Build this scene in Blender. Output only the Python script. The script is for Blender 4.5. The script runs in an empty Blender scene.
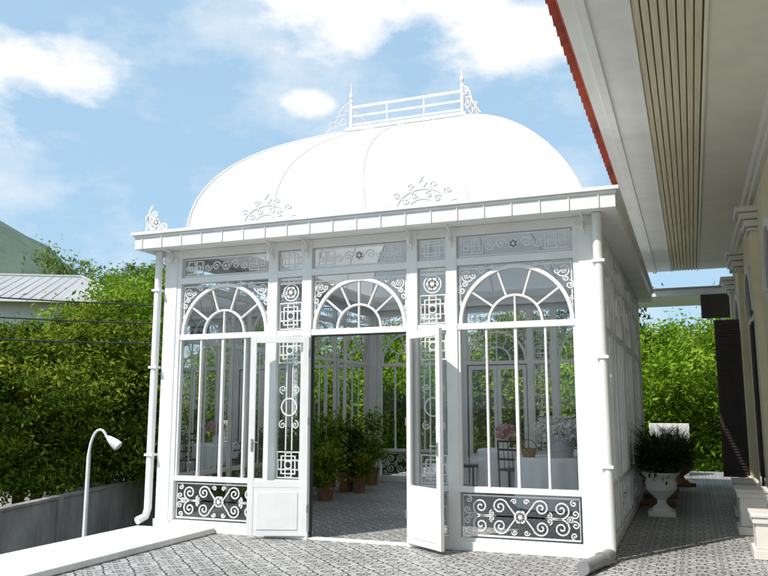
import bpy, math, random
import numpy as np
from mathutils import Vector, Matrix
random.seed(3); rng=np.random.default_rng(5)
sc=bpy.context.scene
sc.view_settings.view_transform='Standard'; sc.view_settings.look='None'; sc.view_settings.exposure=0
pi=math.pi
# ---------------------------------------------------------------- materials
def newmat(name):
    m=bpy.data.materials.new(name); m.use_nodes=True
    nt=m.node_tree; b=nt.nodes['Principled BSDF']
    return m,nt,b
def pmat(name,col,rough=.5,var=.08,scale=6.0,bump=0.0,bscale=40,metal=0,col2=None,stretch=(1,1,1),spec=.5,transl=0,det=3):
    m,nt,b=newmat(name); N=nt.nodes; L=nt.links
    tc=N.new('ShaderNodeTexCoord'); mp=N.new('ShaderNodeMapping'); mp.inputs['Scale'].default_value=stretch
    L.new(tc.outputs['Object'],mp.inputs['Vector'])
    n=N.new('ShaderNodeTexNoise'); n.inputs['Scale'].default_value=scale; n.inputs['Detail'].default_value=det; n.inputs['Roughness'].default_value=.65
    L.new(mp.outputs[0],n.inputs['Vector'])
    cr=N.new('ShaderNodeValToRGB'); e=cr.color_ramp.elements
    c2=col2 if col2 else tuple(c*(1-var*2) for c in col)
    e[0].position=.3; e[0].color=(*c2,1); e[1].position=.62; e[1].color=(*col,1)
    L.new(n.outputs['Fac'],cr.inputs['Fac']); L.new(cr.outputs['Color'],b.inputs['Base Color'])
    b.inputs['Roughness'].default_value=rough; b.inputs['Metallic'].default_value=metal
    b.inputs['Specular IOR Level'].default_value=spec
    if bump>0:
        n2=N.new('ShaderNodeTexNoise'); n2.inputs['Scale'].default_value=bscale; n2.inputs['Detail'].default_value=3
        L.new(mp.outputs[0],n2.inputs['Vector'])
        bp=N.new('ShaderNodeBump'); bp.inputs['Strength'].default_value=bump; bp.inputs['Distance'].default_value=.02
        L.new(n2.outputs['Fac'],bp.inputs['Height']); L.new(bp.outputs['Normal'],b.inputs['Normal'])
    if transl>0:
        tr=N.new('ShaderNodeBsdfTranslucent'); tr.inputs[0].default_value=(*col,1); mx=N.new('ShaderNodeMixShader'); mx.inputs[0].default_value=transl
        L.new(b.outputs[0],mx.inputs[1]); L.new(tr.outputs[0],mx.inputs[2]); L.new(mx.outputs[0],N['Material Output'].inputs[0])
    return m
WHITE=pmat('white_paint',(.85,.85,.84),.42,.05,2.5,det=3)
IRON=pmat('white_iron',(.87,.87,.86),.5,.05,6,det=1)
ROOFW=pmat('white_roof_sheet',(.84,.84,.84),.5,.03,1.2,transl=.28,det=2)
RIBW=pmat('white_roof_rib',(.74,.74,.74),.5,.02,1.2,det=1)
KERBW=pmat('kerb_paint',(.80,.79,.76),.7,.1,3,.15,40,col2=(.60,.58,.54),det=6)
CREAM=pmat('cream_soffit',(.75,.72,.63),.7,.05,2)
SLAT=pmat('slat_wood',(.68,.61,.44),.6,.1,4,stretch=(12,.5,12))
DARKGAP=pmat('gap_dark',(.16,.12,.06),.9)
WALLY=pmat('yellow_wall_paint',(.76,.69,.48),.8,.07,1.5,.1,60)
TRIM=pmat('stone_trim',(.74,.72,.67),.7,.05,4,.1,30)
TILE=pmat('red_roof_tile',(.52,.085,.035),.65,.2,3,.2,20,col2=(.30,.05,.03))
CONC=pmat('old_concrete',(.42,.37,.34),.9,.2,.9,.4,8,col2=(.19,.165,.15),stretch=(1,1,.4),det=6)
ROADM=pmat('road_asphalt',(.13,.13,.13),.9,.1,2,.3,60)
GROUNDM=pmat('ground_soil',(.10,.11,.05),.95,.2,.4,.4,4,col2=(.06,.08,.03))
CLOTH=pmat('table_cloth',(.86,.87,.88),.85,.02,5)
BLACK=pmat('black_trim',(.03,.03,.03),.4)
DARKW=pmat('dark_shutter_wood',(.045,.03,.025),.5,.2,6,stretch=(1,1,.2))
GREYM=pmat('grey_pvc',(.25,.25,.26),.5)
ZINC=pmat('zinc_bucket',(.55,.56,.58),.45,.1,8,metal=.4)
WICK=pmat('wicker',(.45,.30,.15),.8,.3,60,.5,120)
POT=pmat('terracotta',(.30,.15,.09),.85,.2,8)
BARK=pmat('bark',(.16,.12,.09),.95,.3,5,.8,15,stretch=(1,1,.3))
ROOFG=pmat('grey_sheet_roof',(.42,.42,.42),.7,.12,1.0,stretch=(6,.4,1),det=5)
HILLM=pmat('hill_forest',(.13,.18,.12),.95,.2,.10,1.0,.35,col2=(.075,.115,.09),det=6)
def glassmat():
    m,nt,b=newmat('window_glass'); N=nt.nodes; L=nt.links; N.remove(b)
    out=N['Material Output']; t=N.new('ShaderNodeBsdfTransparent'); t.inputs[0].default_value=(.965,.985,.975,1)
    g=N.new('ShaderNodeBsdfGlossy'); g.inputs['Roughness'].default_value=.01
    fr=N.new('ShaderNodeFresnel'); fr.inputs[0].default_value=1.52
    mx=N.new('ShaderNodeMixShader'); L.new(fr.outputs[0],mx.inputs[0])
    L.new(t.outputs[0],mx.inputs[1]); L.new(g.outputs[0],mx.inputs[2]); L.new(mx.outputs[0],out.inputs[0])
    return m
GLASS=glassmat()
DKGLASS,_nt,_b=newmat('dark_glass'); _b.inputs['Base Color'].default_value=(.03,.035,.04,1); _b.inputs['Roughness'].default_value=.05
def leafmat(name,c1,c2,c3,tl=.33):
    m,nt,b=newmat(name); N=nt.nodes; L=nt.links; N.remove(b)
    at=N.new('ShaderNodeAttribute'); at.attribute_name='rnd'
    cr=N.new('ShaderNodeValToRGB'); e=cr.color_ramp.elements
    e[0].position=0; e[0].color=(*c1,1); e[1].position=1; e[1].color=(*c3,1); x=e.new(.55); x.color=(*c2,1)
    L.new(at.outputs['Fac'],cr.inputs[0])
    df=N.new('ShaderNodeBsdfDiffuse'); L.new(cr.outputs[0],df.inputs[0])
    tr=N.new('ShaderNodeBsdfTranslucent'); mx=N.new('ShaderNodeMixShader'); mx.inputs[0].default_value=tl
    L.new(cr.outputs[0],tr.inputs[0]); L.new(df.outputs[0],mx.inputs[1]); L.new(tr.outputs[0],mx.inputs[2])
    L.new(mx.outputs[0],N['Material Output'].inputs[0])
    return m
LEAF=leafmat('leaf_mango',(.035,.075,.012),(.15,.225,.022),(.42,.44,.05))
LEAFF=leafmat('leaf_far',(.07,.12,.03),(.16,.23,.06),(.28,.34,.10))
LEAFD=leafmat('leaf_dark',(.012,.035,.010),(.04,.085,.02),(.09,.15,.03))
LEAFG=leafmat('leaf_bright',(.05,.12,.012),(.18,.31,.02),(.38,.50,.06))
PETW=leafmat('petal_white',(.78,.77,.72),(.85,.85,.82),(.9,.9,.88),.2)
PETP=leafmat('petal_pink',(.6,.25,.28),(.7,.45,.45),(.8,.7,.68))
def floormat():
    m,nt,b=newmat('patterned_floor_tiles'); N=nt.nodes; L=nt.links
    def M(op,a,b_=None,c=None,clamp=False):
        n=N.new('ShaderNodeMath'); n.operation=op; n.use_clamp=clamp
        for i,v in enumerate((a,b_,c)):
            if v is None: continue
            if isinstance(v,(int,float)): n.inputs[i].default_value=v
            else: L.new(v,n.inputs[i])
        return n.outputs[0]
    tc=N.new('ShaderNodeTexCoord'); sp=N.new('ShaderNodeSeparateXYZ'); L.new(tc.outputs['Object'],sp.inputs[0])
    S=1/.36
    x=M('MULTIPLY',sp.outputs[0],S); y=M('MULTIPLY',sp.outputs[1],S)
    fx=M('SUBTRACT',M('FRACT',x),.5); fy=M('SUBTRACT',M('FRACT',y),.5)
    ax=M('ABSOLUTE',fx); ay=M('ABSOLUTE',fy)
    r=M('SQRT',M('ADD',M('MULTIPLY',fx,fx),M('MULTIPLY',fy,fy)))
    th=M('ARCTAN2',fy,fx)
    pet=M('MULTIPLY_ADD',M('COSINE',M('MULTIPLY',th,8)),.07,.20)
    pet2=M('MULTIPLY_ADD',M('COSINE',M('MULTIPLY',th,4)),.06,.38)
    b1=M('LESS_THAN',M('ABSOLUTE',M('SUBTRACT',r,pet)),.040)
    b2=M('LESS_THAN',M('ABSOLUTE',M('SUBTRACT',r,pet2)),.034)
    b3=M('LESS_THAN',r,.075)
    cx=M('SUBTRACT',.5,ax); cy=M('SUBTRACT',.5,ay)
    rc=M('SQRT',M('ADD',M('MULTIPLY',cx,cx),M('MULTIPLY',cy,cy)))
    tc2=M('ARCTAN2',cy,cx)
    pet3=M('MULTIPLY_ADD',M('COSINE',M('MULTIPLY',tc2,8)),.035,.15)
    b4=M('LESS_THAN',M('ABSOLUTE',M('SUBTRACT',rc,pet3)),.034); b5=M('LESS_THAN',rc,.06)
    s=b1
    for q in (b2,b3,b4,b5): s=M('MAXIMUM',s,q)
    hx=M('ABSOLUTE',M('SUBTRACT',M('FRACT',M('MULTIPLY',M('ADD',x,y),7)),.5)); hy=M('ABSOLUTE',M('SUBTRACT',M('FRACT',M('MULTIPLY',M('SUBTRACT',x,y),7)),.5))
    hatch=M('MULTIPLY',M('LESS_THAN',M('MAXIMUM',hx,hy),.25),.4)
    s=M('MAXIMUM',s,M('MULTIPLY',hatch,M('GREATER_THAN',r,.30)))
    grout=M('MAXIMUM',M('GREATER_THAN',M('MAXIMUM',ax,ay),.494),M('LESS_THAN',M('MINIMUM',ax,ay),.005))
    nz=N.new('ShaderNodeTexNoise'); nz.inputs['Scale'].default_value=.9; nz.inputs['Detail'].default_value=5
    L.new(tc.outputs['Object'],nz.inputs[0])
    wn=N.new('ShaderNodeTexNoise'); wn.inputs['Scale'].default_value=14; wn.inputs['Detail'].default_value=3; L.new(tc.outputs['Object'],wn.inputs[0])
    wear=M('MULTIPLY',s,M('MULTIPLY_ADD',wn.outputs[0],1.0,.45,True))
    mx=N.new('ShaderNodeMix'); mx.data_type='RGBA'; mx.inputs['A'].default_value=(.52,.51,.50,1); mx.inputs['B'].default_value=(.055,.055,.06,1)
    L.new(wear,mx.inputs['Factor'])
    m2=N.new('ShaderNodeMix'); m2.data_type='RGBA'; m2.inputs['B'].default_value=(.25,.245,.23,1)
    L.new(mx.outputs['Result'],m2.inputs['A']); L.new(grout,m2.inputs['Factor'])
    m3=N.new('ShaderNodeMix'); m3.data_type='RGBA'; m3.blend_type='MULTIPLY'; m3.inputs['Factor'].default_value=1
    cr=N.new('ShaderNodeValToRGB'); cr.color_ramp.elements[0].position=.3; cr.color_ramp.elements[0].color=(.70,.69,.67,1); cr.color_ramp.elements[1].position=.65; cr.color_ramp.elements[1].color=(1,1,1,1)
    L.new(nz.outputs[0],cr.inputs[0]); L.new(m2.outputs['Result'],m3.inputs['A']); L.new(cr.outputs[0],m3.inputs['B'])
    L.new(m3.outputs['Result'],b.inputs['Base Color'])
    b.inputs['Roughness'].default_value=.5; b.inputs['Specular IOR Level'].default_value=.28
    return m
FLOOR=floormat()
# ---------------------------------------------------------------- mesh builder
def empty(name,loc=(0,0,0)):
    o=bpy.data.objects.new(name,None); sc.collection.objects.link(o); o.location=loc; return o
class MB:
    def __init__(s): s.v=[];s.f=[];s.m=[];s.mats=[]
    def mi(s,mat):
        if mat not in s.mats: s.mats.append(mat)
        return s.mats.index(mat)
    def add(s,vs,fs,mat):
        k=len(s.v); s.v.extend([tuple(p) for p in vs]); i=s.mi(mat)
        for f in fs: s.f.append(tuple(k+a for a in f)); s.m.append(i)
    def box(s,x0,y0,z0,x1,y1,z1,mat):
        x0,x1=min(x0,x1),max(x0,x1);y0,y1=min(y0,y1),max(y0,y1);z0,z1=min(z0,z1),max(z0,z1)
        s.add([(x0,y0,z0),(x1,y0,z0),(x1,y1,z0),(x0,y1,z0),(x0,y0,z1),(x1,y0,z1),(x1,y1,z1),(x0,y1,z1)],
              [(0,3,2,1),(4,5,6,7),(0,1,5,4),(1,2,6,5),(2,3,7,6),(3,0,4,7)],mat)
    def tube(s,pts,r,mat,n=8,cap=True):
        P=[Vector(p) for p in pts]; vs=[];rs=r if isinstance(r,(list,tuple)) else [r]*len(P)
        t0=(P[1]-P[0]).normalized(); a=t0.orthogonal().normalized()
        for i,p in enumerate(P):
            t=(P[min(i+1,len(P)-1)]-P[max(i-1,0)]).normalized()
            a=(a-t*a.dot(t)).normalized(); b=t.cross(a)
            for j in range(n):
                q=2*pi*j/n; vs.append(p+(a*math.cos(q)+b*math.sin(q))*rs[i])
        fs=[(i*n+j,i*n+(j+1)%n,(i+1)*n+(j+1)%n,(i+1)*n+j) for i in range(len(P)-1) for j in range(n)]
        if cap: fs.append(tuple(range(n-1,-1,-1))); fs.append(tuple((len(P)-1)*n+j for j in range(n)))
        s.add(vs,fs,mat)
    def lathe(s,cx,cy,prof,mat,n=24,wave=0,wn=9):
        vs=[]
        for k,(r,z) in enumerate(prof):
            for j in range(n):
                q=2*pi*j/n; w=1+wave*(k/(len(prof)-1))*math.sin(wn*q+.8*math.sin(3*q)); vs.append((cx+r*w*math.cos(q),cy+r*w*math.sin(q),z))
        fs=[(i*n+j,i*n+(j+1)%n,(i+1)*n+(j+1)%n,(i+1)*n+j) for i in range(len(prof)-1) for j in range(n)]
        s.add(vs,fs,mat)
    def obj(s,name,parent=None,smooth=False,bevel=0):
        me=bpy.data.meshes.new(name); me.from_pydata(s.v,[],s.f)
        for m in s.mats: me.materials.append(m)
        me.polygons.foreach_set('material_index',s.m)
        if smooth: me.polygons.foreach_set('use_smooth',[True]*len(s.f))
        me.update()
        o=bpy.data.objects.new(name,me); sc.collection.objects.link(o)
        if smooth and smooth!='all':
            try: me.set_sharp_from_angle(angle=math.radians(40))
            except Exception: pass
        if bevel:
            b=o.modifiers.new('bevel','BEVEL'); b.width=bevel; b.segments=2; b.limit_method='ANGLE'
        if parent: o.parent=parent
        return o
class Fr:
    def __init__(s,o,u,nrm): s.o=Vector(o); s.u=Vector(u).normalized(); s.n=Vector(nrm).normalized(); s.z=Vector((0,0,1))
    def p(s,u,v,n): return s.o+s.u*u+s.z*v+s.n*n
    def box(s,mb,u0,v0,u1,v1,n0,n1,mat):
        c=[s.p(u,v,n) for n in (n0,n1) for (u,v) in ((u0,v0),(u1,v0),(u1,v1),(u0,v1))]
        mb.add(c,[(0,1,2,3),(7,6,5,4),(0,4,5,1),(1,5,6,2),(2,6,7,3),(3,7,4,0)],mat)
    def quad(s,mb,u0,v0,u1,v1,n,mat):
        mb.add([s.p(u0,v0,n),s.p(u1,v0,n),s.p(u1,v1,n),s.p(u0,v1,n)],[(0,1,2,3)],mat)
    def strip(s,mb,pts,w,d,noff,mat,closed=False):
        n=len(pts); vs=[]
        for i,(x,y) in enumerate(pts):
            if closed: a=pts[i-1]; b=pts[(i+1)%n]
            else: a=pts[max(i-1,0)]; b=pts[min(i+1,n-1)]
            tx,ty=b[0]-a[0],b[1]-a[1]; l=math.hypot(tx,ty) or 1; tx/=l;ty/=l
            k=w/2
            if not closed and 0<i<n-1 or closed:
                c=pts[i]; dx,dy=c[0]-a[0],c[1]-a[1]; ll=math.hypot(dx,dy) or 1
                co=abs((dx*tx+dy*ty)/ll); k=w/2/max(co,.6)
            for (sd,dd) in ((-1,-1),(1,-1),(1,1),(-1,1)):
                vs.append(s.p(x-ty*k*sd,y+tx*k*sd,noff+d/2*dd))
        m=n if closed else n-1; fs=[]
        for i in range(m):
            j=(i+1)%n
            for q in range(4): fs.append((i*4+q,i*4+(q+1)%4,j*4+(q+1)%4,j*4+q))
        if not closed: fs+= [(3,2,1,0),tuple((n-1)*4+q for q in range(4))]
        mb.add(vs,fs,mat)
def spiral(cx,cy,R,a0,turns=1.6,d=1,n=22,rin=.12):
    return [(cx+R*(1-(1-rin)*(i/n)**.85)*math.cos(a0+d*turns*2*pi*i/n),cy+R*(1-(1-rin)*(i/n)**.85)*math.sin(a0+d*turns*2*pi*i/n)) for i in range(n+1)]
def circ(cx,cy,R,n=18,a0=0,a1=2*pi): return [(cx+R*math.cos(a0+(a1-a0)*i/n),cy+R*math.sin(a0+(a1-a0)*i/n)) for i in range(n)]
def arc(cx,cy,R,a0,a1,n=20): return [(cx+R*math.cos(a0+(a1-a0)*i/n),cy+R*math.sin(a0+(a1-a0)*i/n)) for i in range(n+1)]
W=.013;D=.013
def rect(F,mb,u0,v0,u1,v1,w=W,off=0,mat=IRON): F.strip(mb,[(u0,v0),(u1,v0),(u1,v1),(u0,v1)],w,D,off,mat,True)
def flower(F,mb,cx,cy,r):
    for k in range(6):
        a=k*pi/3; F.strip(mb,circ(cx+r*.62*math.cos(a),cy+r*.62*math.sin(a),r*.36,8),r*.26,.026,0,IRON,True)
    F.strip(mb,circ(cx,cy,r*.2,8),r*.3,.034,0,IRON,True)
def scroll_panel(F,mb,u0,v0,u1,v1):
    w=u1-u0;h=v1-v0;cx=(u0+u1)/2;cy=(v0+v1)/2
    rect(F,mb,u0+.03,v0+.03,u1-.03,v1-.03)
    flower(F,mb,cx,cy,h*.13)
    for sx in (-1,1):
        for sy in (-1,1):
            def T(P): return [(cx+sx*x,cy+sy*y) for x,y in P]
            R=h*.19
            x1=w*.15+h*.05; y1=h*.21
            F.strip(mb,T([(h*.1,h*.02),(h*.16,h*.1)]+spiral(x1,y1,R,pi*.95,1.7,-1)),W,D,0,IRON)
            x2=w*.33
            F.strip(mb,T(spiral(x2,h*.2,R*1.05,-pi*.5,1.7,1)),W,D,.003,IRON)
            F.strip(mb,T([(h*.15,0),(w*.2,-0.0),(w*.27,h*.01),(x2,h*.2-R*1.05)]),W,D,.001,IRON)
            F.strip(mb,T(spiral(w*.44,h*.12,h*.1,pi*1.2,1.4,1,14)),W*.8,D,0,IRON)
            F.strip(mb,T(spiral(w*.235,h*.06,h*.07,pi*.5,1.3,-1,12)),W*.8,D,.002,IRON)
            F.strip(mb,T(spiral(w*.43,h*.34,h*.08,pi*.5,1.3,1,12)),W*.8,D,.002,IRON)
            F.strip(mb,T(spiral(w*.05,h*.33,h*.07,0,1.3,1,12)),W*.8,D,.004,IRON)
        flower(F,mb,cx+sx*w*.40,cy,h*.06)
def fret(F,mb,u0,v0,u1,v1,flip=1,n=2):
    c=(u1-u0)/n
    for k in range(n):
        a=u0+k*c
        P=[(0,0),(0,1),(.78,1),(.78,.25),(.3,.25),(.3,.62),(.55,.62)]
        Q=[(a+(x if flip>0 else 1-x)*c,v0+y*(v1-v0)) for x,y in P]
        F.strip(mb,Q,W,D,0,IRON)
    F.strip(mb,[(u0,v0),(u1,v0)],W*.9,D*.9,0,IRON); F.strip(mb,[(u0,(v0+v1)/2),(u1,(v0+v1)/2)],W*.7,D*.8,0,IRON)
def frieze(F,mb,u0,v0,u1,v1):
    cx=(u0+u1)/2;cy=(v0+v1)/2;h=v1-v0;w=u1-u0
    rect(F,mb,u0+.02,v0+.02,u1-.02,v1-.02)
    flower(F,mb,cx,cy,h*.2)
    for s in (-1,1):
        F.strip(mb,[(cx+s*x,cy+y) for x,y in spiral(h*.55,h*.02,h*.26,pi,1.5,-1)],W,D,.002,IRON)
        F.strip(mb,[(cx+s*x,cy+y) for x,y in spiral(h*1.05,-h*.02,h*.22,pi*.9,1.4,1)],W,D,.001,IRON)
        a=cx+s*w*.27;b=cx+s*(w*.5-.05)
        fret(F,mb,min(a,b),v0+.05,max(a,b),v1-.05,s,2)
def lattice(F,mb,u0,v0,u1,v1,ring=True):
    cx=(u0+u1)/2;cy=(v0+v1)/2;w=u1-u0;h=v1-v0
    rect(F,mb,u0+.02,v0+.02,u1-.02,v1-.02,W,.001)
    rect(F,mb,cx-w*.27,cy-h*.3,cx+w*.27,cy+h*.3,W,.003)
    rect(F,mb,cx-w*.12,cy-h*.4,cx+w*.12,cy+h*.4,W*.8,-.002)
    rect(F,mb,cx-w*.4,cy-h*.16,cx+w*.4,cy+h*.16,W*.8,-.004)
    if ring: F.strip(mb,circ(cx,cy,min(w,h)*.13,14),W,D,.005,IRON,True)
Z0,Z1,Z2,Z3,Z4,Z5,Z6=.10,.60,.66,2.36,2.43,3.09,3.17
Z7,Z8=3.43,3.535
def fan(F,fr,orn,u0,u1,sp=(36,72,108,144)):
    cx=(u0+u1)/2;R=(u1-u0)/2-.02
    F.strip(fr,arc(cx,Z4,R-.012,0.0,pi,32),.042,.06,0,WHITE)
    r2=R*.47
    F.strip(fr,arc(cx,Z4,r2,0.0,pi,22),.026,.045,0,WHITE)
    for a in sp:
        a=math.radians(a); c,s=math.cos(a),math.sin(a)
        F.strip(fr,[(cx+r2*c,Z4+r2*s),(cx+(R-.03)*c,Z4+(R-.03)*s)],.022,.04,0,WHITE)
    F.strip(fr,[(cx,Z4),(cx,Z4+r2)],.022,.038,0,WHITE)
    for s in (-1,1):
        for (x_,y_,r_,a_,t_,d_,n_) in ((.86,.87,.13,1.2,1.5,1,18),(.955,.60,.085,.5,1.5,-1,14),(.60,.945,.08,0,1.5,1,14),(.96,.36,.05,.5,1.3,-1,10),(.38,.98,.045,0,1.3,1,10),(.74,.86,.07,.2,1.3,-1,10),(.9,.72,.06,.8,1.3,1,10)):
            F.strip(orn,[(cx+s*x,Z4+y) for x,y in spiral(R*x_,R*y_,R*r_,pi*a_,t_,d_,n_)],W*.9,D,.002*(n_%4),IRON)
        F.strip(orn,[(cx+s*x,Z4+y) for x,y in [(R*.99,R*.16),(R*.99,R*.99),(R*.16,R*.99)]],W,D,-.004,IRON)
        flower(F,orn,cx+s*R*.86,Z4+R*.86,.03)
def rails(F,fr,u0,u1,low=True):
    e=.01
    if low:
        F.box(fr,u0-e,.09,u1+e,.125,-.035,.035,WHITE)
        F.box(fr,u0-e,Z1,u1+e,Z2,-.042,.042,WHITE)
    F.box(fr,u0-e,Z3,u1+e,Z4,-.042,.042,WHITE)
    F.box(fr,u0-e,Z5,u1+e,Z6,-.042,.042,WHITE)
    F.box(fr,u0-e,Z7,u1+e,Z8,-.042,.042,WHITE)
def bay(F,fr,orn,gl,u0,u1):
    rails(F,fr,u0,u1)
    scroll_panel(F,orn,u0,.125,u1,Z1)
    for k in (1,2,3):
        u=u0+(u1-u0)*k/4; w=.012 if k!=2 else .017
        F.box(fr,u-w,Z2-.005,u+w,Z3+.005,-.028,.028,WHITE)
    F.box(fr,u0-.005,Z2-.003,u0+.028,Z3+.003,-.032,.032,WHITE); F.box(fr,u1-.028,Z2-.003,u1+.005,Z3+.003,-.032,.032,WHITE)
    fan(F,fr,orn,u0,u1)
    frieze(F,orn,u0,Z6,u1,Z7)
    F.quad(gl,u0,.12,u1,Z5,-.02,GLASS)
def narrow(F,fr,orn,gl,u0,u1):
    rails(F,fr,u0,u1)
    lattice(F,orn,u0,.125,u1,Z1)
    lattice(F,orn,u0,Z6,u1,Z7,False)
    lattice(F,orn,u0,Z4,u1,Z4+.36); cx=(u0+u1)/2;w=u1-u0
    F.strip(orn,circ(cx,Z4+.47,w*.3,18),W,D,0,IRON,True); flower(F,orn,cx,Z4+.47,w*.2)
    lattice(F,orn,u0,Z4+.56,u1,Z5-.0,False)
    lattice(F,orn,u0,Z2,u1,Z2+.34); lattice(F,orn,u0,Z3-.34,u1,Z3)
    F.strip(orn,[(cx-w*.12,Z2+.34),(cx-w*.12,Z3-.34)],W,D,-.004,IRON);F.strip(orn,[(cx+w*.12,Z2+.34),(cx+w*.12,Z3-.34)],W,D,-.004,IRON)
    F.strip(orn,circ(cx,1.51,w*.3,18),W*1.2,D,.004,IRON,True)
    for s in (-1,1):
        for t in (-1,1):
            F.strip(orn,[(cx+s*x,1.51+t*y) for x,y in spiral(w*.25,w*.62,w*.16,pi*1.5,1.4,1,14)],W*.8,D,.002,IRON)
    F.quad(gl,u0,.12,u1,Z5,-.02,GLASS)
def post(F,fr,u0,u1,z1=Z8): F.box(fr,u0,.05,u1,z1,-.05,.05,WHITE); 
# ---------------------------------------------------------------- conservatory
CX=-3.605; Y0=8.40; Y1=15.40; HW=2.75; CY=(Y0+Y1)/2
cons=empty('glass_conservatory')
fr=MB();orn=MB();gl=MB()
def facade(F):
    post(F,fr,1.08,1.21);post(F,fr,-1.21,-1.08);post(F,fr,.61,.74);post(F,fr,-.74,-.61)
    post(F,fr,2.50,2.56);post(F,fr,-2.56,-2.50)
    for s in (1,-1):
        a,b=sorted((s*1.21,s*2.50)); bay(F,fr,orn,gl,a,b)
        a,b=sorted((s*.74,s*1.08)); narrow(F,fr,orn,gl,a,b)
        a,b=sorted((s*.61,s*2.56)); F.box(fr,a,0,b,.092,-.07,.075,WHITE)
    rails(F,fr,-.61,.61,False)
    fan(F,fr,orn,-.61,.61,(40,65,90,115,140)); frieze(F,orn,-.61,Z6,.61,Z7)
    F.quad(gl,-.61,Z4,.61,Z5,-.02,GLASS)
    F.box(fr,-.61,0,.61,.02,-.06,.06,WHITE)
    F.box(fr,-.612,.02,-.595,Z3+.004,-.03,.03,BLACK);F.box(fr,.595,.02,.612,Z3+.004,-.03,.03,BLACK);F.box(fr,-.6,Z3-.016,.6,Z3+.003,-.028,.028,BLACK)
facade(Fr((CX,Y0,0),(1,0,0),(0,-1,0)))
facade(Fr((CX,Y1,0),(-1,0,0),(0,1,0)))
def side(F):
    L=Y1-Y0-.28; a=0
    bw=1.34; g=(L-4*bw)/3
    for k in range(4):
        bay(F,fr,orn,gl,a+.03,a+bw-.03); post(F,fr,a-.01,a+.03); post(F,fr,a+bw-.03,a+bw+.03)
        a+=bw
        if k<3:
            narrow(F,fr,orn,gl,a+.03,a+g-.03); post(F,fr,a+g-.03,a+g+.01); a+=g
    F.box(fr,0,0,L,.092,-.07,.065,WHITE)
side(Fr((CX+HW-.06,Y0+.14,0),(0,1,0),(1,0,0)))
side(Fr((CX-HW+.06,Y1-.14,0),(0,-1,0),(-1,0,0)))
for sx in (-1,1):
    for (ya,yb) in ((Y0-.06,Y0+.14),(Y1-.14,Y1+.06)):
        a,b=sorted((CX+sx*HW,CX+sx*(HW-.19))); fr.box(a,ya,0,b,yb,Z8,WHITE)
        fr.box(a-.02,ya-.02,0,b+.02,yb+.02,.13,WHITE)
        fr.box(a-.015,ya-.015,3.38,b+.015,yb+.015,3.44,WHITE)
fr.obj('frame',cons,bevel=.004); orn.obj('ironwork',cons); gl.obj('glazing',cons)
bd=MB();FB=Fr((CX,Y1,0),(-1,0,0),(0,1,0))
for (a,b) in ((-.59,-.006),(.006,.59)):
    FB.box(bd,a,.03,a+.07,2.34,-.02,.02,WHITE);FB.box(bd,b-.07,.03,b,2.34,-.02,.02,WHITE)
    FB.box(bd,a+.06,.03,b-.06,.6,-.018,.018,WHITE);FB.box(bd,a+.06,2.26,b-.06,2.34,-.018,.018,WHITE)
    FB.quad(bd,a+.06,.6,b-.06,2.26,0,GLASS)
bd.obj('rear_doors',cons,bevel=.003)
def leaf(hx,hy,ex,ey,name,w):
    u=Vector((ex-hx,ey-hy,0))
    nr=Vector((-u.y,u.x,0)).normalized()
    if nr.y>0: nr=-nr
    F=Fr((hx,hy,0),u,nr); m=MB(); d=.022
    F.box(m,0,.04,.07,2.35,-d,d,WHITE);F.box(m,w-.07,.04,w,2.35,-d,d,WHITE)
    F.box(m,.065,.04,w-.065,.60,-d*.8,d*.8,WHITE); F.box(m,.065,2.27,w-.065,2.347,-d*.9,d*.9,WHITE); F.box(m,.065,.585,w-.065,.66,-d*.93,d*.93,WHITE)
    F.box(m,.11,.11,w-.11,.53,-d*1.12,d*1.12,WHITE)
    F.quad(m,.065,.65,w-.065,2.28,0,GLASS)
    F.box(m,w-.055,1.0,w-.03,1.14,d,d+.010,GREYM); m.tube([F.p(w-.045,1.1,d),F.p(w-.045,1.1,d+.045),F.p(w-.12,1.1,d+.045)],.008,GREYM,6)
    for z in (.3,1.3,2.1): m.tube([F.p(-.004,z,d),F.p(-.004,z+.09,d)],.012,GREYM,8)
    m.obj(name,cons,bevel=.004)
leaf(CX-.625,Y0-.055,-4.87,8.12,'door_leaf',.70); leaf(CX+.625,Y0-.055,-2.5,7.98,'door_leaf',.64)
# cornice
OX=3.0; oy0=Y0-.40; oy1=Y1+.40
co=MB()
def ring(x,ya,yb,wd,z0,z1,mat=WHITE):
    co.box(CX-x,ya,z0,CX+x,ya+wd,z1,mat);co.box(CX-x,yb-wd,z0,CX+x,yb,z1,mat)
    co.box(CX-x,ya+wd,z0,CX-x+wd,yb-wd,z1,mat);co.box(CX+x-wd,ya+wd,z0,CX+x,yb-wd,z1,mat)
ring(OX-.05,oy0+.05,oy1-.05,.55,3.537,3.60)
ring(OX-.01,oy0+.01,oy1-.01,.12,3.52,3.66)
ring(OX,oy0,oy1,.05,3.662,3.695)
ring(OX+.03,oy0-.03,oy1+.03,.10,3.697,3.735)
ring(OX-.06,oy0+.06,oy1-.06,.5,3.605,3.70)
x=CX-OX+.12
while x<CX+OX-.05:
    co.box(x,oy0-.004,3.525,x+.010,oy0+.02,3.66,WHITE); x+=.30
for u in (-2.62,-1.15,-.67,.67,1.15,2.62):
    F=Fr((CX+u,Y0-.05,0),(0,-1,0),(1,0,0))
    F.strip(co,spiral(.10,3.42,.085,pi*.5,1.4,1,16),W,.02,0,IRON); F.strip(co,[(.0,3.3),(.02,3.4),(.08,3.5),(.3,3.525)],W,.02,0,IRON)
co.obj('cornice',cons,bevel=.004)
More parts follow.
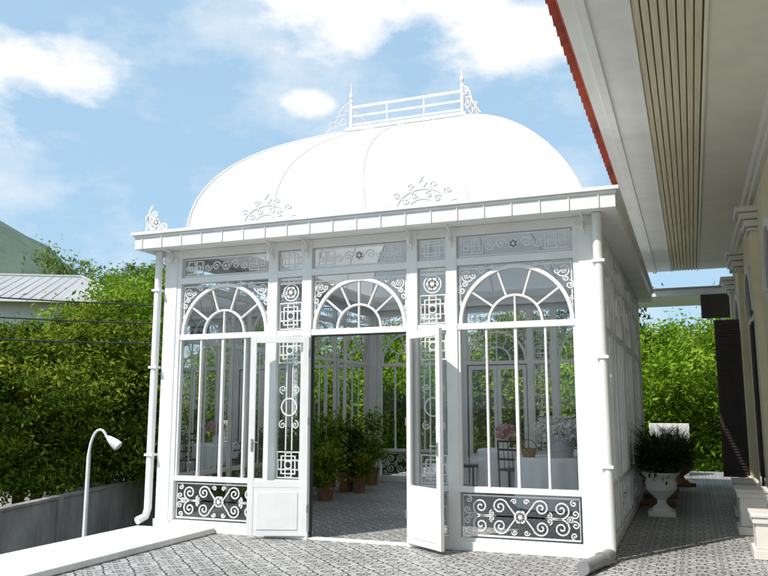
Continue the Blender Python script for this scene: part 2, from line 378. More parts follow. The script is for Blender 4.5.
# dome
dm=MB(); BY,TY=3.30,1.72; ZB,ZT=3.80,5.58
XL0,XL1=-6.225,-4.545; XR0,XR1=-.985,-2.785; DX=(XL1+XR1)/2; TX=(XR1-XL1)/2
def rise(t): return t+.07*math.sin(pi*t)
def dpt(side_,f,t,off=0):
    z=ZB+(ZT-ZB)*rise(t)+off*.6
    xr=XR0+(XR1-XR0)*t**1.38+off; xl=XL0+(XL1-XL0)*t**2.05-off
    hy=TY+(BY-TY)*(1-t**2.05)+off; xc=(xl+xr)/2; hx=(xr-xl)/2
    if side_==0: return (xc+hx*f,CY-hy,z)
    if side_==1: return (xr,CY+hy*f,z)
    if side_==2: return (xc-hx*f,CY+hy,z)
    return (xl,CY-hy*f,z)
NT=32
for sd in range(4):
    vs=[dpt(sd,-1+2*i/12,t/NT) for t in range(NT+1) for i in range(13)]
    fs=[(t*13+i,t*13+i+1,(t+1)*13+i+1,(t+1)*13+i) for t in range(NT) for i in range(12)]
    dm.add(vs,fs,ROOFW)
dm.box(XL0-.03,CY-BY-.03,3.70,XR0+.03,CY-BY+.03,3.82,WHITE);dm.box(XL0-.03,CY+BY-.03,3.70,XR0+.03,CY+BY+.03,3.82,WHITE)
dm.box(XL0-.03,CY-BY+.03,3.70,XL0+.03,CY+BY-.03,3.82,WHITE);dm.box(XR0-.03,CY-BY+.03,3.70,XR0+.03,CY+BY-.03,3.82,WHITE)
dm.box(XL1-.05,CY-TY-.05,ZT-.01,XR1+.05,CY+TY+.05,ZT+.04,WHITE)
dm.obj('domed_roof',cons,smooth=True)
rb=MB()
for sd in range(4):
    nf=4 if sd in(0,2) else 5
    for k in range(1,nf+1):
        f=-1+2*k/nf
        rb.tube([dpt(sd,f,t/28,.0) for t in range(29)],.018 if k==nf else .013,RIBW,6)
rb.obj('roof_ribs',cons,smooth='all')
cr=MB()
class DomeFr(Fr):
    def __init__(s): pass
    def p(s,u,v,n):
        t=min(max(v/2.75,0),1); P=Vector(dpt(0,0,t)); P2=Vector(dpt(0,0,min(t+.02,1))); tg=(P2-P).normalized()
        nn=Vector((0,tg.z,-tg.y))*-1
        if nn.z<0: nn=-nn
        return Vector((DX+u,P.y,P.z))+nn*(n+.008)
DF=DomeFr()
for uc in (-1.35,.78):
    DF.strip(cr,arc(uc,.05,.34,0,pi,24),.012,.010,0,IRON)
    DF.strip(cr,arc(uc,.05,.18,0,pi,18),.010,.010,0,IRON)
    for a in (10,40,70,110,140,170):
        a=math.radians(a); DF.strip(cr,spiral(uc+.26*math.cos(a),.05+.26*math.sin(a),.06,a,1.4,1,12),.009,.010,.002,IRON)
        DF.strip(cr,spiral(uc+.42*math.cos(a),.06+.42*math.sin(a),.06,a+pi,1.4,-1,12),.009,.010,.003,IRON)
    DF.strip(cr,[(uc,.4),(uc-.05,.5),(uc,.62),(uc+.05,.5),(uc,.4)],.010,.010,.002,IRON)
# crest railing
zt=ZT+.04; rx=TX-.02; ry=TY-.02
F1=[Fr((DX,CY-ry,0),(1,0,0),(0,-1,0)),Fr((DX,CY+ry,0),(-1,0,0),(0,1,0))]
F2=[Fr((DX+rx,CY,0),(0,1,0),(1,0,0)),Fr((DX-rx,CY,0),(0,-1,0),(-1,0,0))]
for FF,hw in ((F1,rx),(F2,ry)):
    for F in FF:
        for z,w in ((zt+.05,.022),(zt+.18,.022),(zt+.32,.03)):
            F.box(cr,-hw,z,hw,z+w,-.012,.012,IRON)
        n=3 if hw<1 else 6
        for k in range(1,n): 
            u=-hw+2*hw*k/n; F.box(cr,u-.008,zt,u+.008,zt+.325,-.008,.008,IRON)
for sx in (-1,1):
    for sy in (-1,1):
        x=DX+sx*rx;y=CY+sy*ry
        cr.box(x-.02,y-.02,zt-.02,x+.02,y+.02,zt+.42,IRON)
        cr.lathe(x,y,[(.001,zt+.72),(.007,zt+.66),(.010,zt+.56),(.026,zt+.53),(.03,zt+.50),(.013,zt+.46),(.028,zt+.42),(.028,zt+.40)],IRON,10)
        F=Fr((x,y,0),(sx*.8,sy*.6,0),(-sy*.6,sx*.8,0))
        F.strip(cr,spiral(.13,zt+.11,.10,pi*.6,1.5,-1),.016,.016,0,IRON)
        F.strip(cr,spiral(.09,zt+.32,.06,pi*1.2,1.5,1),.014,.016,0,IRON)
        F.strip(cr,[(0,zt+.42),(.07,zt+.38),(.17,zt+.27),(.22,zt+.12),(.30,zt+.0),(.40,zt-.12)],.016,.016,.002,IRON)
        F.strip(cr,spiral(.29,zt+.04,.055,pi*1.2,1.4,1,14),.012,.016,.002,IRON)
for yy,s in ((oy0+.12,-1),(oy1-.12,1)):
    for dirv in ((1,0,0),(0,-s,0)):
        F=Fr((CX-OX+.10,yy,0),dirv,(0,0,1)); F.n=Vector((dirv[1],dirv[0],0))
        F.strip(cr,spiral(.10,3.84,.10,-pi/2,1.6,1),.018,.018,0,IRON)
        F.strip(cr,spiral(.27,3.81,.075,-pi/2,1.5,-1),.016,.018,.002,IRON)
        F.strip(cr,spiral(.12,3.99,.06,-pi/2,1.5,-1),.014,.018,.002,IRON)
        F.strip(cr,spiral(.0,3.95,.05,-pi/2,1.5,1),.014,.018,.004,IRON)
        F.strip(cr,[(-.02,3.73),(.0,3.88),(.04,4.05),(.08,4.12)],.014,.018,0,IRON); flower(F,cr,.15,3.88,.05)
cr.obj('cresting',cons)
dp=MB()
dp.tube([(CX+HW+.02,8.26,3.53),(CX+HW+.03,8.26,.22),(CX+HW+.03,8.25,.12),(CX+HW+.02,8.2,.075)],.05,WHITE,14)
dp.tube([(CX+HW+.02,8.22,.075),(CX+HW-.02,8.0,.066),(CX+HW-.15,7.5,.064)],.062,GREYM,14)
dp.tube([(CX+HW-.02+.01,8.02,.066),(CX+HW-.045,7.95,.066)],.072,GREYM,14)
dp.tube([(CX-HW-.07,8.30,3.53),(CX-HW-.08,8.30,.25),(CX-HW-.09,8.27,.16),(CX-HW-.12,8.15,.12)],.048,WHITE,12)
for z in (.9,2.0,3.0):
    dp.box(CX+HW-.04,8.20,z,CX+HW+.09,8.33,z+.03,WHITE); dp.box(CX-HW-.13,8.24,z,CX-HW-.01,8.36,z+.03,WHITE)
dp.obj('downpipes',cons,smooth=True)
# ---------------------------------------------------------------- foliage helpers
def leaves(ells,n,size,clump=.35,per=55,asp=.38,up=.35,inner=.25):
    K=max(1,n//per); w=np.array([e[3]*e[4] for e in ells]); w=w/w.sum()
    idx=rng.choice(len(ells),K,p=w); E=np.array(ells)[idx]
    d=rng.normal(size=(K,3)); d/=np.linalg.norm(d,axis=1)[:,None]
    rad=1-inner*rng.random(K)**1.5
    rad*=1+.13*np.sin(4.1*d[:,0]+idx)*np.cos(3.7*d[:,1]+2*idx)+.08*np.sin(9*d[:,2]+5*d[:,0])
    C=E[:,:3]+d*E[:,3:6]*rad[:,None]
    cr_=rng.random(K)
    ci=rng.integers(0,K,n); off=rng.normal(size=(n,3))*clump*np.array([1,1,.7])*(.5+cr_[ci])[:,None]
    P=C[ci]+off
    nr=d[ci]*.7+rng.normal(size=(n,3))*.55; nr[:,2]+=up; nr/=np.linalg.norm(nr,axis=1)[:,None]
    t=rng.normal(size=(n,3)); t[:,2]-=.35; t-=nr*(t*nr).sum(1)[:,None]; t/=np.linalg.norm(t,axis=1)[:,None]
    b=np.cross(nr,t); s=size*(.6+.8*rng.random(n))[:,None]
    V=np.empty((n,4,3)); V[:,0]=P-t*s*.5; V[:,1]=P+b*s*asp*.5+nr*s*.06; V[:,2]=P+t*s*.5; V[:,3]=P-b*s*asp*.5+nr*s*.06
    r=np.clip(.6*cr_[ci]+.4*rng.random(n),0,1)
    return V.reshape(-1,3),r
def leafmesh(name,V,r,lm,extra=None):
    n=len(r); F=np.arange(n*4).reshape(-1,4)
    v=V.tolist(); f=F.tolist(); mi=[0]*n; rr=r.tolist(); mats=[lm]
    if extra:
        k=len(v); v+= [list(q) for q in extra.v]; f+=[[k+a for a in q] for q in extra.f]
        for i,m in enumerate(extra.mats): mats.append(m)
        mi+=[1+i for i in extra.m]; rr+=[0.5]*len(extra.f)
    me=bpy.data.meshes.new(name); me.from_pydata(v,[],f)
    for m in mats: me.materials.append(m)
    me.polygons.foreach_set('material_index',mi)
    a=me.attributes.new('rnd','FLOAT','FACE'); a.data.foreach_set('value',rr)
    me.update(); return me
def place(name,me,loc,s=1,rz=0,parent=None,sz=None):
    o=bpy.data.objects.new(name,me); sc.collection.objects.link(o); o.location=loc; o.scale=(s,s,sz or s); o.rotation_euler=(0,0,rz)
    if parent: o.parent=parent
    return o
def treemesh(name,lm,seed,n=30000,H=8.0,size=.24,R=3.0):
    rs=random.Random(seed); ells=[]; tb=MB()
    tb.tube([(0,0,0),(.1,.05,H*.2),(0,.1,H*.42),(.1,0,H*.6)],[.26,.2,.15,.09],BARK,9)
    ells.append((0,0,H*.60,R*.75,R*.75,H*.30))
    for k in range(11):
        a=k*2*pi/11+rs.uniform(-.3,.3); rr=R*rs.uniform(.45,.78); z=H*rs.uniform(.44,.80)
        e=R*rs.uniform(.24,.42); ells.append((rr*math.cos(a),rr*math.sin(a),z,e,e,e*.8))
        tb.tube([(0,.05,H*.25),(rr*.4*math.cos(a),rr*.4*math.sin(a),(z+H*.3)/2),(rr*math.cos(a),rr*math.sin(a),z)],[.1,.07,.02],BARK,6)
    for k in range(7):
        a=k*2*pi/7+rs.uniform(-.3,.3); rr=R*rs.uniform(.35,.6); e=R*rs.uniform(.26,.34)
        ells.append((rr*math.cos(a),rr*math.sin(a),H*rs.uniform(.30,.38),e,e,e*.7))
    for k in range(4): ells.append((rs.uniform(-1.2,1.2),rs.uniform(-1.2,1.2),H*rs.uniform(.82,.93),R*.25,R*.25,R*.2))
    V,r=leaves(ells,n,size,.30,60)
    return leafmesh(name,V,r,lm,tb)
tA=treemesh('mango_tree_mesh',LEAF,1,42000,8,.2); tB=treemesh('mango_tree_mesh_b',LEAF,2,42000,8,.2); tC=treemesh('leafy_tree_mesh',LEAFG,5,26000,8,.2)
tD=treemesh('dark_tree_mesh',LEAFD,7,22000,8,.2)
G=-3.0
for i,(x,y,s,m) in enumerate([(-21.2,16.0,.98,tA),(-19.6,18.9,.91,tB),(-19.2,22.6,1.04,tA),(-20.9,26.4,1.26,tC),(-25.0,20,.98,tB),(-24.5,24.5,.98,tA),(-14.5,29,1.05,tA),(-17.0,24.6,.98,tB)]):
    place('mango_tree',m,(x,y,G),s,i*1.3)
for i,(x,y,s,m) in enumerate([(-9.5,27,.95,tC),(-5.5,29,1.0,tB),(-1.8,27,.9,tC),(1.6,25.5,.98,tC),(4.5,28,1.05,tA),(-11,23,.85,tD),(-3.6,33,1.2,tD)]):
    place('garden_tree',m,(x,y,G),s,i*1.7+.4)
ell=[]
rs=random.Random(9)
for k in range(84):
    t=rs.uniform(62,80); ad=rs.uniform(-4,36) if k<28 else rs.uniform(36,58); a=math.radians(ad)
    x=-t*math.sin(a); y=t*math.cos(a)
    top=8.5 if ad<36 else (t*.208+.2 if ad<45.5 else t*.182)
    top*=rs.uniform(.86,1.0); e=rs.uniform(1.8,3.2)
    ell.append((x,y,top-e*.9,e,e,e*.8)); ell.append((x,y,top*.45-1,e*1.3,e*1.3,top*.45+1))
V,r=leaves(ell,100000,.5,.6,50)
place('distant_tree_belt',leafmesh('distant_tree_belt',V,r,LEAFF),(0,0,0))
def hillz(x,y):
    z=0
    for (cx,cy,h,s) in ((-270,200,84,60),(-180,340,26,60),(60,420,25,120)):
        z+=h*math.exp(-((x-cx)**2+(y-cy)**2)/(2*s*s))
    return z+1.2*math.sin(x*.13)*math.cos(y*.11)+.8*math.sin(x*.4+y*.3)
hm=MB();n=120
vs=[];fs=[]
for j in range(n+1):
    for i in range(n+1):
        x=-620+i*7.5;y=90+j*4.5; e=min(1,min(i,j,n-i,n-j)/8); vs.append((x,y,G-2+(hillz(x,y)+2)*e+random.uniform(-1.6,1.6)*e))
for j in range(n):
    for i in range(n): k=j*(n+1)+i; fs.append((k,k+1,k+n+2,k+n+1))
hm.add(vs,fs,HILLM); hm.obj('hill',smooth='all')
# ---------------------------------------------------------------- terrain
g=MB(); g.add([(-2500,-2500,G),(2500,-2500,G),(2500,2500,G),(-2500,2500,G)],[(0,1,2,3)],GROUNDM); g.obj('ground')
g=MB(); g.add([(-14.5,-30,G+.004),(-7.2,-30,G+.004),(-7.2,40,G+.004),(-14.5,40,G+.004)],[(0,1,2,3)],ROADM); g.obj('road')
ter=MB(); ter.box(-6.45,-6,G,6,20.5,0,FLOOR); ter.obj('terrace_floor')
cb=MB(); cb.box(-6.17,-6,.002,-5.45,8.315,.07,KERBW); cb.box(-6.5,-6,-.25,-6.17,8.2,.06,KERBW); cb.obj('terrace_kerb',bevel=.01)
bw=MB(); F=Fr((-14.6,9,G),(-.26,.965,0),(.965,.26,0)); L=26
F.box(bw,-9,0,L,1.95,-.09,.09,CONC); F.box(bw,-9,1.95,L,2.03,-.13,.13,CONC)
for k in range(-3,9): F.box(bw,k*3,0,k*3+.28,2.0,-.12,.14,CONC)
bw.obj('boundary_wall',bevel=.01)
sl=MB(); lx,ly=-11.7,13.1
pts=[(lx,ly,G),(lx,ly,.5)]+[(lx+.19*(1-math.cos(q)),ly+.08*(1-math.cos(q)),.5+.55*math.sin(q)) for q in [i*pi/12 for i in range(1,10)]]
sl.tube(pts,[.05,.04]+[.028]*9,WHITE,10)
e=Vector(pts[-1]); 
hp=[];hr=[]
for (d_,dz,r_) in ((0,.03,.02),(.03,.0,.05),(.08,-.05,.075),(.16,-.12,.10),(.23,-.18,.105),(.25,-.2,.06)): hp.append((e.x+d_,e.y+d_*.4,e.z+dz)); hr.append(r_)
sl.tube(hp,hr,WHITE,14)
sl.lathe(lx,ly,[(.13,G),(.13,G+.1),(.07,G+.3),(.05,G+.5)],WHITE,12)
sl.obj('street_lamp',smooth=True)
P1=(-21.5,9.0);P2=(-9.0,22.2)
for (x,y) in (P1,P2):
    up=MB(); up.tube([(x,y,G),(x,y,4.6)],[.14,.10],CONC,10); up.box(x-.5,y-.05,4.2,x+.5,y+.05,4.3,CONC); up.obj('utility_pole')
for i,z in enumerate((4.6,4.1,3.55)):
    w=MB(); w.tube([(P1[0]+(P2[0]-P1[0])*t/16,P1[1]+(P2[1]-P1[1])*t/16,z-.35*4*(t/16)*(1-t/16)) for t in range(17)],.02,BLACK,5); w.obj('power_line')
hs=empty('neighbour_house'); hb=MB()
hb.box(-6,-4.5,G,6,4.5,6.3,TRIM)
for x in (-4.5,-1.5,1.5,4.2):
    for z in (0.2,3.6):
        hb.box(x-.6,-4.56,z,x+.6,-4.49,z+1.4,DKGLASS); hb.box(x-.7,-4.6,z-.1,x+.7,-4.48,z,WHITE)
hb.obj('walls',hs)
rf=MB(); ov=.7
rf.add([(-6-ov,-4.5-ov,6.2),(6+ov,-4.5-ov,6.2),(6+ov,4.5+ov,6.2),(-6-ov,4.5+ov,6.2),(-2,0,8.0),(3.6,0,8.0)],[(0,1,5,4),(1,2,5),(2,3,4,5),(3,0,4),(3,2,1,0)],ROOFG)
for k in range(1,30):
    a=-6-ov+k*(12+2*ov)/30; 
    if -2<a<3.6: rf.tube([(a,-4.5-ov,6.22),(a,0,8.0)],.025,ROOFG,4)
rf.tube([(-2,0,8.02),(3.6,0,8.02)],.09,ROOFG,8); rf.tube([(3.6,0,8.02),(6+ov,-4.5-ov,6.24)],.08,ROOFG,8); rf.tube([(3.6,0,8.02),(6+ov,4.5+ov,6.24)],.08,ROOFG,8)
rf.box(-6-ov,-4.5-ov-.02,6.05,6+ov,-4.5-ov+.05,6.19,WHITE)
rf.obj('roof',hs)
hs.location=(-31.4,28.7,0); hs.rotation_euler=(0,0,math.radians(30))
# ---------------------------------------------------------------- main building at right
vb=empty('yellow_villa'); m=MB(); WX=.95; YA,YB=-6,18
m.box(WX,YA,0,WX+6,YB,4.62,WALLY)
m.obj('wall',vb)
m=MB(); zs=4.6
m.box(-.62,YA-.5,zs,-.29,YB+.8,zs+.03,WHITE)
m.box(-.68,YA-.5,zs-.035,-.60,YB+.8,zs+.12,WHITE)
m.box(-.80,YA-.5,zs+.0,-.682,YB+.8,zs+.15,WHITE)
m.box(-.30,YA-.5,zs-.02,-.275,YB+.8,zs+.01,WHITE)
m.box(.26,YA-.5,zs-.02,.29,YB+.8,zs+.01,CREAM)
m.box(.27,YA-.5,zs+.002,WX+.3,YB+.8,zs+.03,CREAM)
m.box(-.29,YA-.5,zs+.02,.28,YB+.8,zs+.04,DARKGAP)
k=-.272
while k<.245:
    m.box(k,YA-.5,zs-.002,k+.054,YB+.8,zs+.022,SLAT); k+=.066
m.box(WX-.10,YA,zs-.16,WX-.0,YB,zs+.001,TRIM); m.box(WX-.06,YA,zs-.26,WX+.001,YB,zs-.161,TRIM)
m.obj('eaves',vb,bevel=.003)
m=MB(); per=.20; ns=8; N=int((YB+1.4-YA)/per*ns)
vs=[];fs=[]
for i in range(N+1):
    y=YA-.5+i*per/ns; w=.06*abs(math.sin(pi*i/ns))
    for (xx,zz) in ((-.92,4.73),(1.0,5.55),(4.0,6.9)): vs.append((xx,y,zz+w)); 
    vs.append((-.92,y,4.70+w*.75)); vs.append((-.6,y,4.79+w*.75))
for i in range(N):
    a=i*5;b=a+5
    fs+=[(a,b,b+1,a+1),(a+1,b+1,b+2,a+2),(a+3,b+3,b,a),(a+4,b+4,b+3,a+3)]
m.add(vs,fs,TILE); m.box(-.84,YA-.5,4.70,-.62,YB+.8,4.735,TILE)
m.obj('tiled_roof',vb)
m=MB()
def pil(y,w=.36):
    m.box(WX-.10,y,0.0,WX+.01,y+w,3.86,WALLY)
    m.box(WX-.14,y-.04,0.001,WX+.01,y+w+.04,.35,TRIM)
    for dz,dp_,h in ((3.86,.13,.05),(3.92,.17,.09),(4.02,.22,.08),(4.11,.27,.07)): m.box(WX-dp_,y-(dp_-.10),dz,WX+.012,y+w+(dp_-.10),dz+h,TRIM)
for y in (4.8,11.4,14.6,17.5): pil(y)
for yc in (6.5,9.7,13.1,16.2):
    m.box(WX-.03,yc-.75,.15,WX+.02,yc+.75,2.9,TRIM); m.box(WX-.035,yc-.6,.22,WX+.02,yc+.6,2.8,DKGLASS)
    m.box(WX-.05,yc-.03,.2,WX,yc+.03,2.8,DARKW); 
    F=Fr((WX-.03,yc,0),(0,1,0),(-1,0,0)); F.strip(m,arc(0,2.9,.70,0,pi,24),.12,.09,0,TRIM); F.strip(m,arc(0,2.9,.32,0,pi,16),.6,.02,0,DKGLASS)
    m.box(WX-.30,yc-.85,.004,WX-.0,yc+.85,.15,TRIM)
m.obj('pilasters_and_windows',vb,bevel=.006)
sh=MB()
for ys in (15.55,):
    sh.box(WX-.50,ys-.02,.28,WX-.44,ys+.02,3.1,DARKW);sh.box(WX-.1,ys-.02,.28,WX-.035,ys+.02,3.1,DARKW)
    for z in (.28,1.6,3.02): sh.box(WX-.445,ys-.018,z,WX-.095,ys+.018,z+.08,DARKW)
    sh.box(WX-.445,ys+.006,.3,WX-.095,ys+.011,3.05,DARKW)
    z=.4
    while z<3.0: 
        sh.box(WX-.445,ys-.012,z,WX-.095,ys+.004,z+.03,DARKW); z+=.05
sh.obj('shutters',vb)
m=MB(); m.box(-1.9,19.0,4.05,.9,21.0,4.2,WHITE); m.box(-1.95,18.95,4.2,.95,21.05,4.24,ROOFG)
for x in (-1.8,.8): m.box(x-.05,20.3,0,x+.05,20.4,4.05,WHITE)
m.box(.3,18.9,3.5,.9,19.0,4.04,DARKW)
m.obj('entrance_canopy',bevel=.01)
def plinth(x0,y0,x1,y1,h,name):
    m=MB(); m.box(x0-.03,y0-.03,.002,x1+.03,y1+.03,.1,TRIM); m.box(x0,y0,.1,x1,y1,h-.1,TRIM); m.box(x0-.025,y0-.025,h-.1,x1+.025,y1+.025,h-.04,TRIM); m.box(x0-.04,y0-.04,h-.04,x1+.04,y1+.04,h,TRIM)
    m.obj(name,bevel=.01)
plinth(.46,10.5,.76,10.9,.54,'stone_plinth'); plinth(.50,12.2,.76,12.6,.5,'stone_plinth'); plinth(.52,8.9,.80,9.3,.45,'stone_plinth')
m=MB(); m.box(-.95,18.9,.55,-.1,19.25,1.15,WHITE)
for k in range(12): m.box(-.72+k*.035,18.88,.62,-.71+k*.035,18.905,1.08,GREYM)
for z in (.62,.75,.88,1.0): m.box(-.74,18.885,z,-.3,18.9,z+.012,GREYM)
m.box(-.9,18.95,.0,-.8,19.2,.55,GREYM); m.box(-.25,18.95,.0,-.15,19.2,.55,GREYM)
m.obj('air_conditioner_unit',bevel=.01)
# ---------------------------------------------------------------- plants in pots
def blades(n,L,w,lo,z0):
    V=[];r=[]
    for i in range(n):
        a=random.uniform(0,2*pi); el=random.uniform(lo,1.45); l=L*random.uniform(.6,1)
        dx,dy=math.cos(a),math.sin(a); px,py=-dy*w/2,dx*w/2; prev=(dx*.03,dy*.03,z0); e=el+.25; rv=random.random()
        for s in range(4):
            e-=.28; nx=prev[0]+dx*math.cos(e)*l/4;ny=prev[1]+dy*math.cos(e)*l/4;nz=prev[2]+math.sin(e)*l/4
            k0=1-s/4;k1=1-(s+1)/4
            V+=[(prev[0]-px*k0,prev[1]-py*k0,prev[2]),(prev[0]+px*k0,prev[1]+py*k0,prev[2]),(nx+px*k1,ny+py*k1,nz),(nx-px*k1,ny-py*k1,nz)]; r.append(rv); prev=(nx,ny,nz)
    return np.array(V),np.array(r)
def urn(h,R=.2,mat=TRIM):
    m=MB(); m.box(-R*.75,-R*.75,0.002,R*.75,R*.75,h*.12,mat)
    m.lathe(0,0,[(R*.6,h*.12),(R*.55,h*.18),(R*.28,h*.26),(R*.25,h*.36),(R*.5,h*.45),(R*.85,h*.6),(R*.9,h*.75),(R*.8,h*.85),(R*1.05,h*.95),(R*1.1,h),(R*.95,h),(R*.85,h*.92),(.001,h*.92)],mat,20)
    return m
V,r=blades(1000,1.02,.022,.35,.6); V2,r2=leaves([(0,0,.80,.26,.26,.2)],500,.09,.08,20)
me=leafmesh('urn_plant',np.vstack([V,V2]),np.concatenate([r,r2]),LEAFD,urn(.60,.24,WHITE)); place('urn_with_plant',me,(-.48,12.0,0))
V,r=blades(500,.75,.02,.35,.35)
me2=leafmesh('potted_grass',V,r,LEAFD,urn(.38,.2,POT))
for (x,y,s) in ((-.58,13.2,1.25),(-.60,14.3,1.35),(-.56,15.4,1.3),(-.3,16.6,1.4)): place('potted_plant',me2,(x,y,0),s,x*9)
def shrub(name,h,w,lm,n=2600,pot=POT,sz=.07):
    ells=[(0,0,h*.62,w*.5,w*.5,h*.33),(.1*w,.1*w,h*.85,w*.3,w*.3,h*.16),(-.2*w,0,h*.45,w*.3,w*.3,h*.16)]
    V,r=leaves(ells,n,sz,.07,25,.45); tb=MB(); tb.lathe(0,0,[(.11,.002),(.15,.26),(.17,.27),(.17,.31),(.14,.31),(.13,.27),(.001,.27)],pot,16)
    for k in range(5):
        a=k*1.3; tb.tube([(0,0,.25),(.1*math.cos(a),.1*math.sin(a),h*.5),(.2*w*math.cos(a),.2*w*math.sin(a),h*.8)],[.014,.01,.004],BARK,5)
    return leafmesh(name,V,r,lm,tb)
sA=shrub('shrub_a',1.35,.6,LEAFG,1900);sB=shrub('shrub_b',.8,.5,LEAF,1700);sC=shrub('shrub_c',1.1,.55,LEAFD,1700)
for i,(x,y,mm,s) in enumerate([(-5.95,12.4,sA,1),(-5.7,11.9,sB,1),(-6.0,11.2,sC,1),(-5.95,13.3,sC,1.1),(-5.65,13.2,sB,.85),(-6.0,14.6,sA,1.05),(-6.0,10.2,sB,.8),(-1.25,14.9,sA,1.1)]):
    place('potted_shrub',mm,(x,y,0),s,i*1.1)
def table(x,y,R,name,h=.76):
    m=MB(); m.lathe(x,y,[(.001,h),(R*.5,h),(R*.97,h),(R,h-.012),(R*1.02,h-.06),(R*1.04,.4),(R*1.07,.015)],CLOTH,72,.035,14); m.obj(name,smooth='all')
table(-2.05,12.3,.54,'round_table');table(-3.2,14.3,.52,'round_table');table(-1.75,14.3,.45,'round_table')
def chair(x,y,rz):
    m=MB()
    for sx in(-.19,.19):
        m.box(sx-.015,-.2,0.002,sx+.015,-.17,.45,DARKW); m.tube([(sx,.18,.002),(sx,.19,.45),(sx*.95,.24,.95)],.014,DARKW,6)
    m.box(-.21,-.21,.44,.21,.2,.475,DARKW)
    for z in(.62,.78,.92): m.box(-.18,.195+(z-.45)*.1,z,.18,.215+(z-.45)*.1,z+.035,DARKW)
    for s in(-.08,0,.08): m.tube([(s,.19,.45),(s,.238,.93)],.008,DARKW,5)
    o=m.obj('dining_chair',bevel=.004); o.location=(x,y,0); o.rotation_euler=(0,0,rz)
chair(-2.9,13.5,2.9);chair(-3.9,14.1,1.5);chair(-2.5,14.6,-1.4);chair(-1.45,13.4,3.3)
m=MB(); m.lathe(0,0,[(.15,0),(.19,.27),(.2,.28),(.18,.28),(.16,.2),(.001,.2)],ZINC,24)
for z in (.07,.2): m.lathe(0,0,[(.158+z*.14,z),(.168+z*.14,z+.01),(.16+z*.14,z+.02)],ZINC,24)
V,r=leaves([(0,0,.34,.25,.25,.11),(.12,0,.38,.15,.15,.09),(-.13,.03,.37,.14,.14,.1)],3200,.05,.045,40,.8)
place('flower_bucket',leafmesh('flower_bucket',V,r,PETW,m),(-1.90,12.2,.762),1.2)
V,r=leaves([(0,0,.30,.17,.17,.11)],600,.05,.04,30,.8); m=MB(); m.lathe(0,0,[(.05,0),(.09,.1),(.05,.2),(.07,.22)],WHITE,16)
fm=leafmesh('flower_vase',V,r,PETP,m); place('flower_vase',fm,(-3.2,14.2,.762)); place('flower_vase',fm,(-1.75,14.3,.762),.9)
m=MB(); m.lathe(0,0,[(.001,.002),(.09,.002),(.12,.12),(.125,.13),(.11,.13),(.09,.03),(.001,.03)],WICK,20)
m.tube([(.12*math.cos(q),0,.12+.14*math.sin(q)) for q in [i*pi/12 for i in range(13)]],.008,WICK,6)
o=m.obj('wicker_basket'); o.location=(-2.36,12.05,.762)
# ---------------------------------------------------------------- sky, sun
sd=Vector((-.32,-.54,.78)).normalized(); el=math.asin(sd.z); az=math.atan2(sd.x,sd.y)
w=bpy.data.worlds.new('World'); sc.world=w; w.use_nodes=True; N=w.node_tree.nodes;L=w.node_tree.links
bg=N['Background']; sk=N.new('ShaderNodeTexSky'); sk.sky_type='NISHITA'; sk.sun_disc=False; sk.sun_elevation=el; sk.sun_rotation=az; sk.air_density=1.0; sk.dust_density=1.2; sk.ozone_density=1.5
tc=N.new('ShaderNodeTexCoord')
def wm(op,a,b=None,c=None,clamp=False):
    n=N.new('ShaderNodeMath'); n.operation=op; n.use_clamp=clamp
    for i,v in enumerate((a,b,c)):
        if v is None: continue
        if isinstance(v,(int,float)): n.inputs[i].default_value=v
        else: L.new(v,n.inputs[i])
    return n.outputs[0]
nz=N.new('ShaderNodeTexNoise'); nz.inputs['Scale'].default_value=6; nz.inputs['Detail'].default_value=8; nz.inputs['Roughness'].default_value=.6
mp=N.new('ShaderNodeMapping'); mp.inputs['Scale'].default_value=(1,1,1.8); L.new(tc.outputs['Generated'],mp.inputs[0]); L.new(mp.outputs[0],nz.inputs['Vector'])
fine=wm('SUBTRACT',nz.outputs['Fac'],.5)
mask=None
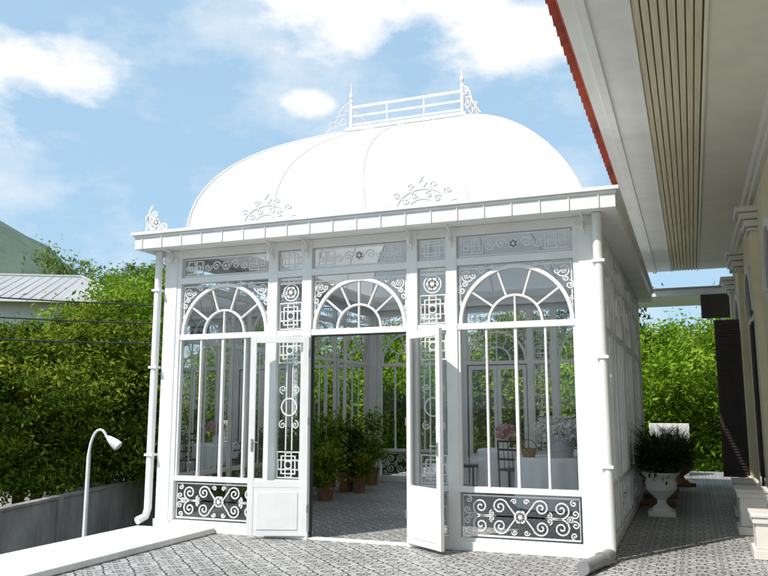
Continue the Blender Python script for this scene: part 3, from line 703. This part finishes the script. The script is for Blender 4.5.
for (cx,cy,cz,R,zf) in ((-.67,.645,.385,.10,1.9),(-.76,.60,.38,.14,1.8),(-.30,.83,.50,.15,1.9),(-.17,.88,.45,.13,2.2),(-.423,.826,.373,.032,1.8),(-.1,.8,.6,.2,1.5)):
    vs_=N.new('ShaderNodeVectorMath'); vs_.operation='SUBTRACT'; L.new(tc.outputs['Generated'],vs_.inputs[0]); l=math.sqrt(cx*cx+cy*cy+cz*cz); vs_.inputs[1].default_value=(cx/l,cy/l,cz/l)
    vm=N.new('ShaderNodeVectorMath'); vm.operation='MULTIPLY'; L.new(vs_.outputs[0],vm.inputs[0]); vm.inputs[1].default_value=(1,1,zf)
    ln=N.new('ShaderNodeVectorMath'); ln.operation='LENGTH'; L.new(vm.outputs[0],ln.inputs[0])
    v=wm('SUBTRACT',1,wm('DIVIDE',ln.outputs['Value'],R))
    mask=v if mask is None else wm('MAXIMUM',mask,v)
cl=wm('MULTIPLY_ADD',wm('MULTIPLY_ADD',fine,4.2,mask),1.5,.05,True)
wisp=wm('MULTIPLY',wm('MAXIMUM',wm('SUBTRACT',nz.outputs['Fac'],.44),0),2.4,None,True)
cl=wm('MAXIMUM',cl,wisp)
hz=N.new('ShaderNodeMix'); hz.data_type='RGBA'; hz.inputs['Factor'].default_value=.76; hz.inputs['B'].default_value=(3.2,4.9,6.4,1)
L.new(sk.outputs[0],hz.inputs['A'])
mx=N.new('ShaderNodeMix'); mx.data_type='RGBA'; mx.inputs['B'].default_value=(6.7,6.85,7.0,1); L.new(hz.outputs['Result'],mx.inputs['A']); L.new(cl,mx.inputs['Factor'])
L.new(mx.outputs['Result'],bg.inputs['Color']); bg.inputs['Strength'].default_value=.15
sun=bpy.data.lights.new('sun','SUN'); sun.energy=4.7; sun.angle=math.radians(.6); sun.color=(1,.955,.88)
so=bpy.data.objects.new('sun',sun); sc.collection.objects.link(so); so.rotation_euler=sd.to_track_quat('Z','Y').to_euler()
# ---------------------------------------------------------------- camera
cam=bpy.data.cameras.new('camera'); cam.lens=36.5; cam.sensor_width=36; cam.clip_end=5000; cam.clip_start=.05
cobj=bpy.data.objects.new('camera',cam); sc.collection.objects.link(cobj); cobj.location=(0,0,1.5)
cobj.rotation_euler=(math.radians(90+8.75),0,math.radians(21.4)); sc.camera=cobj
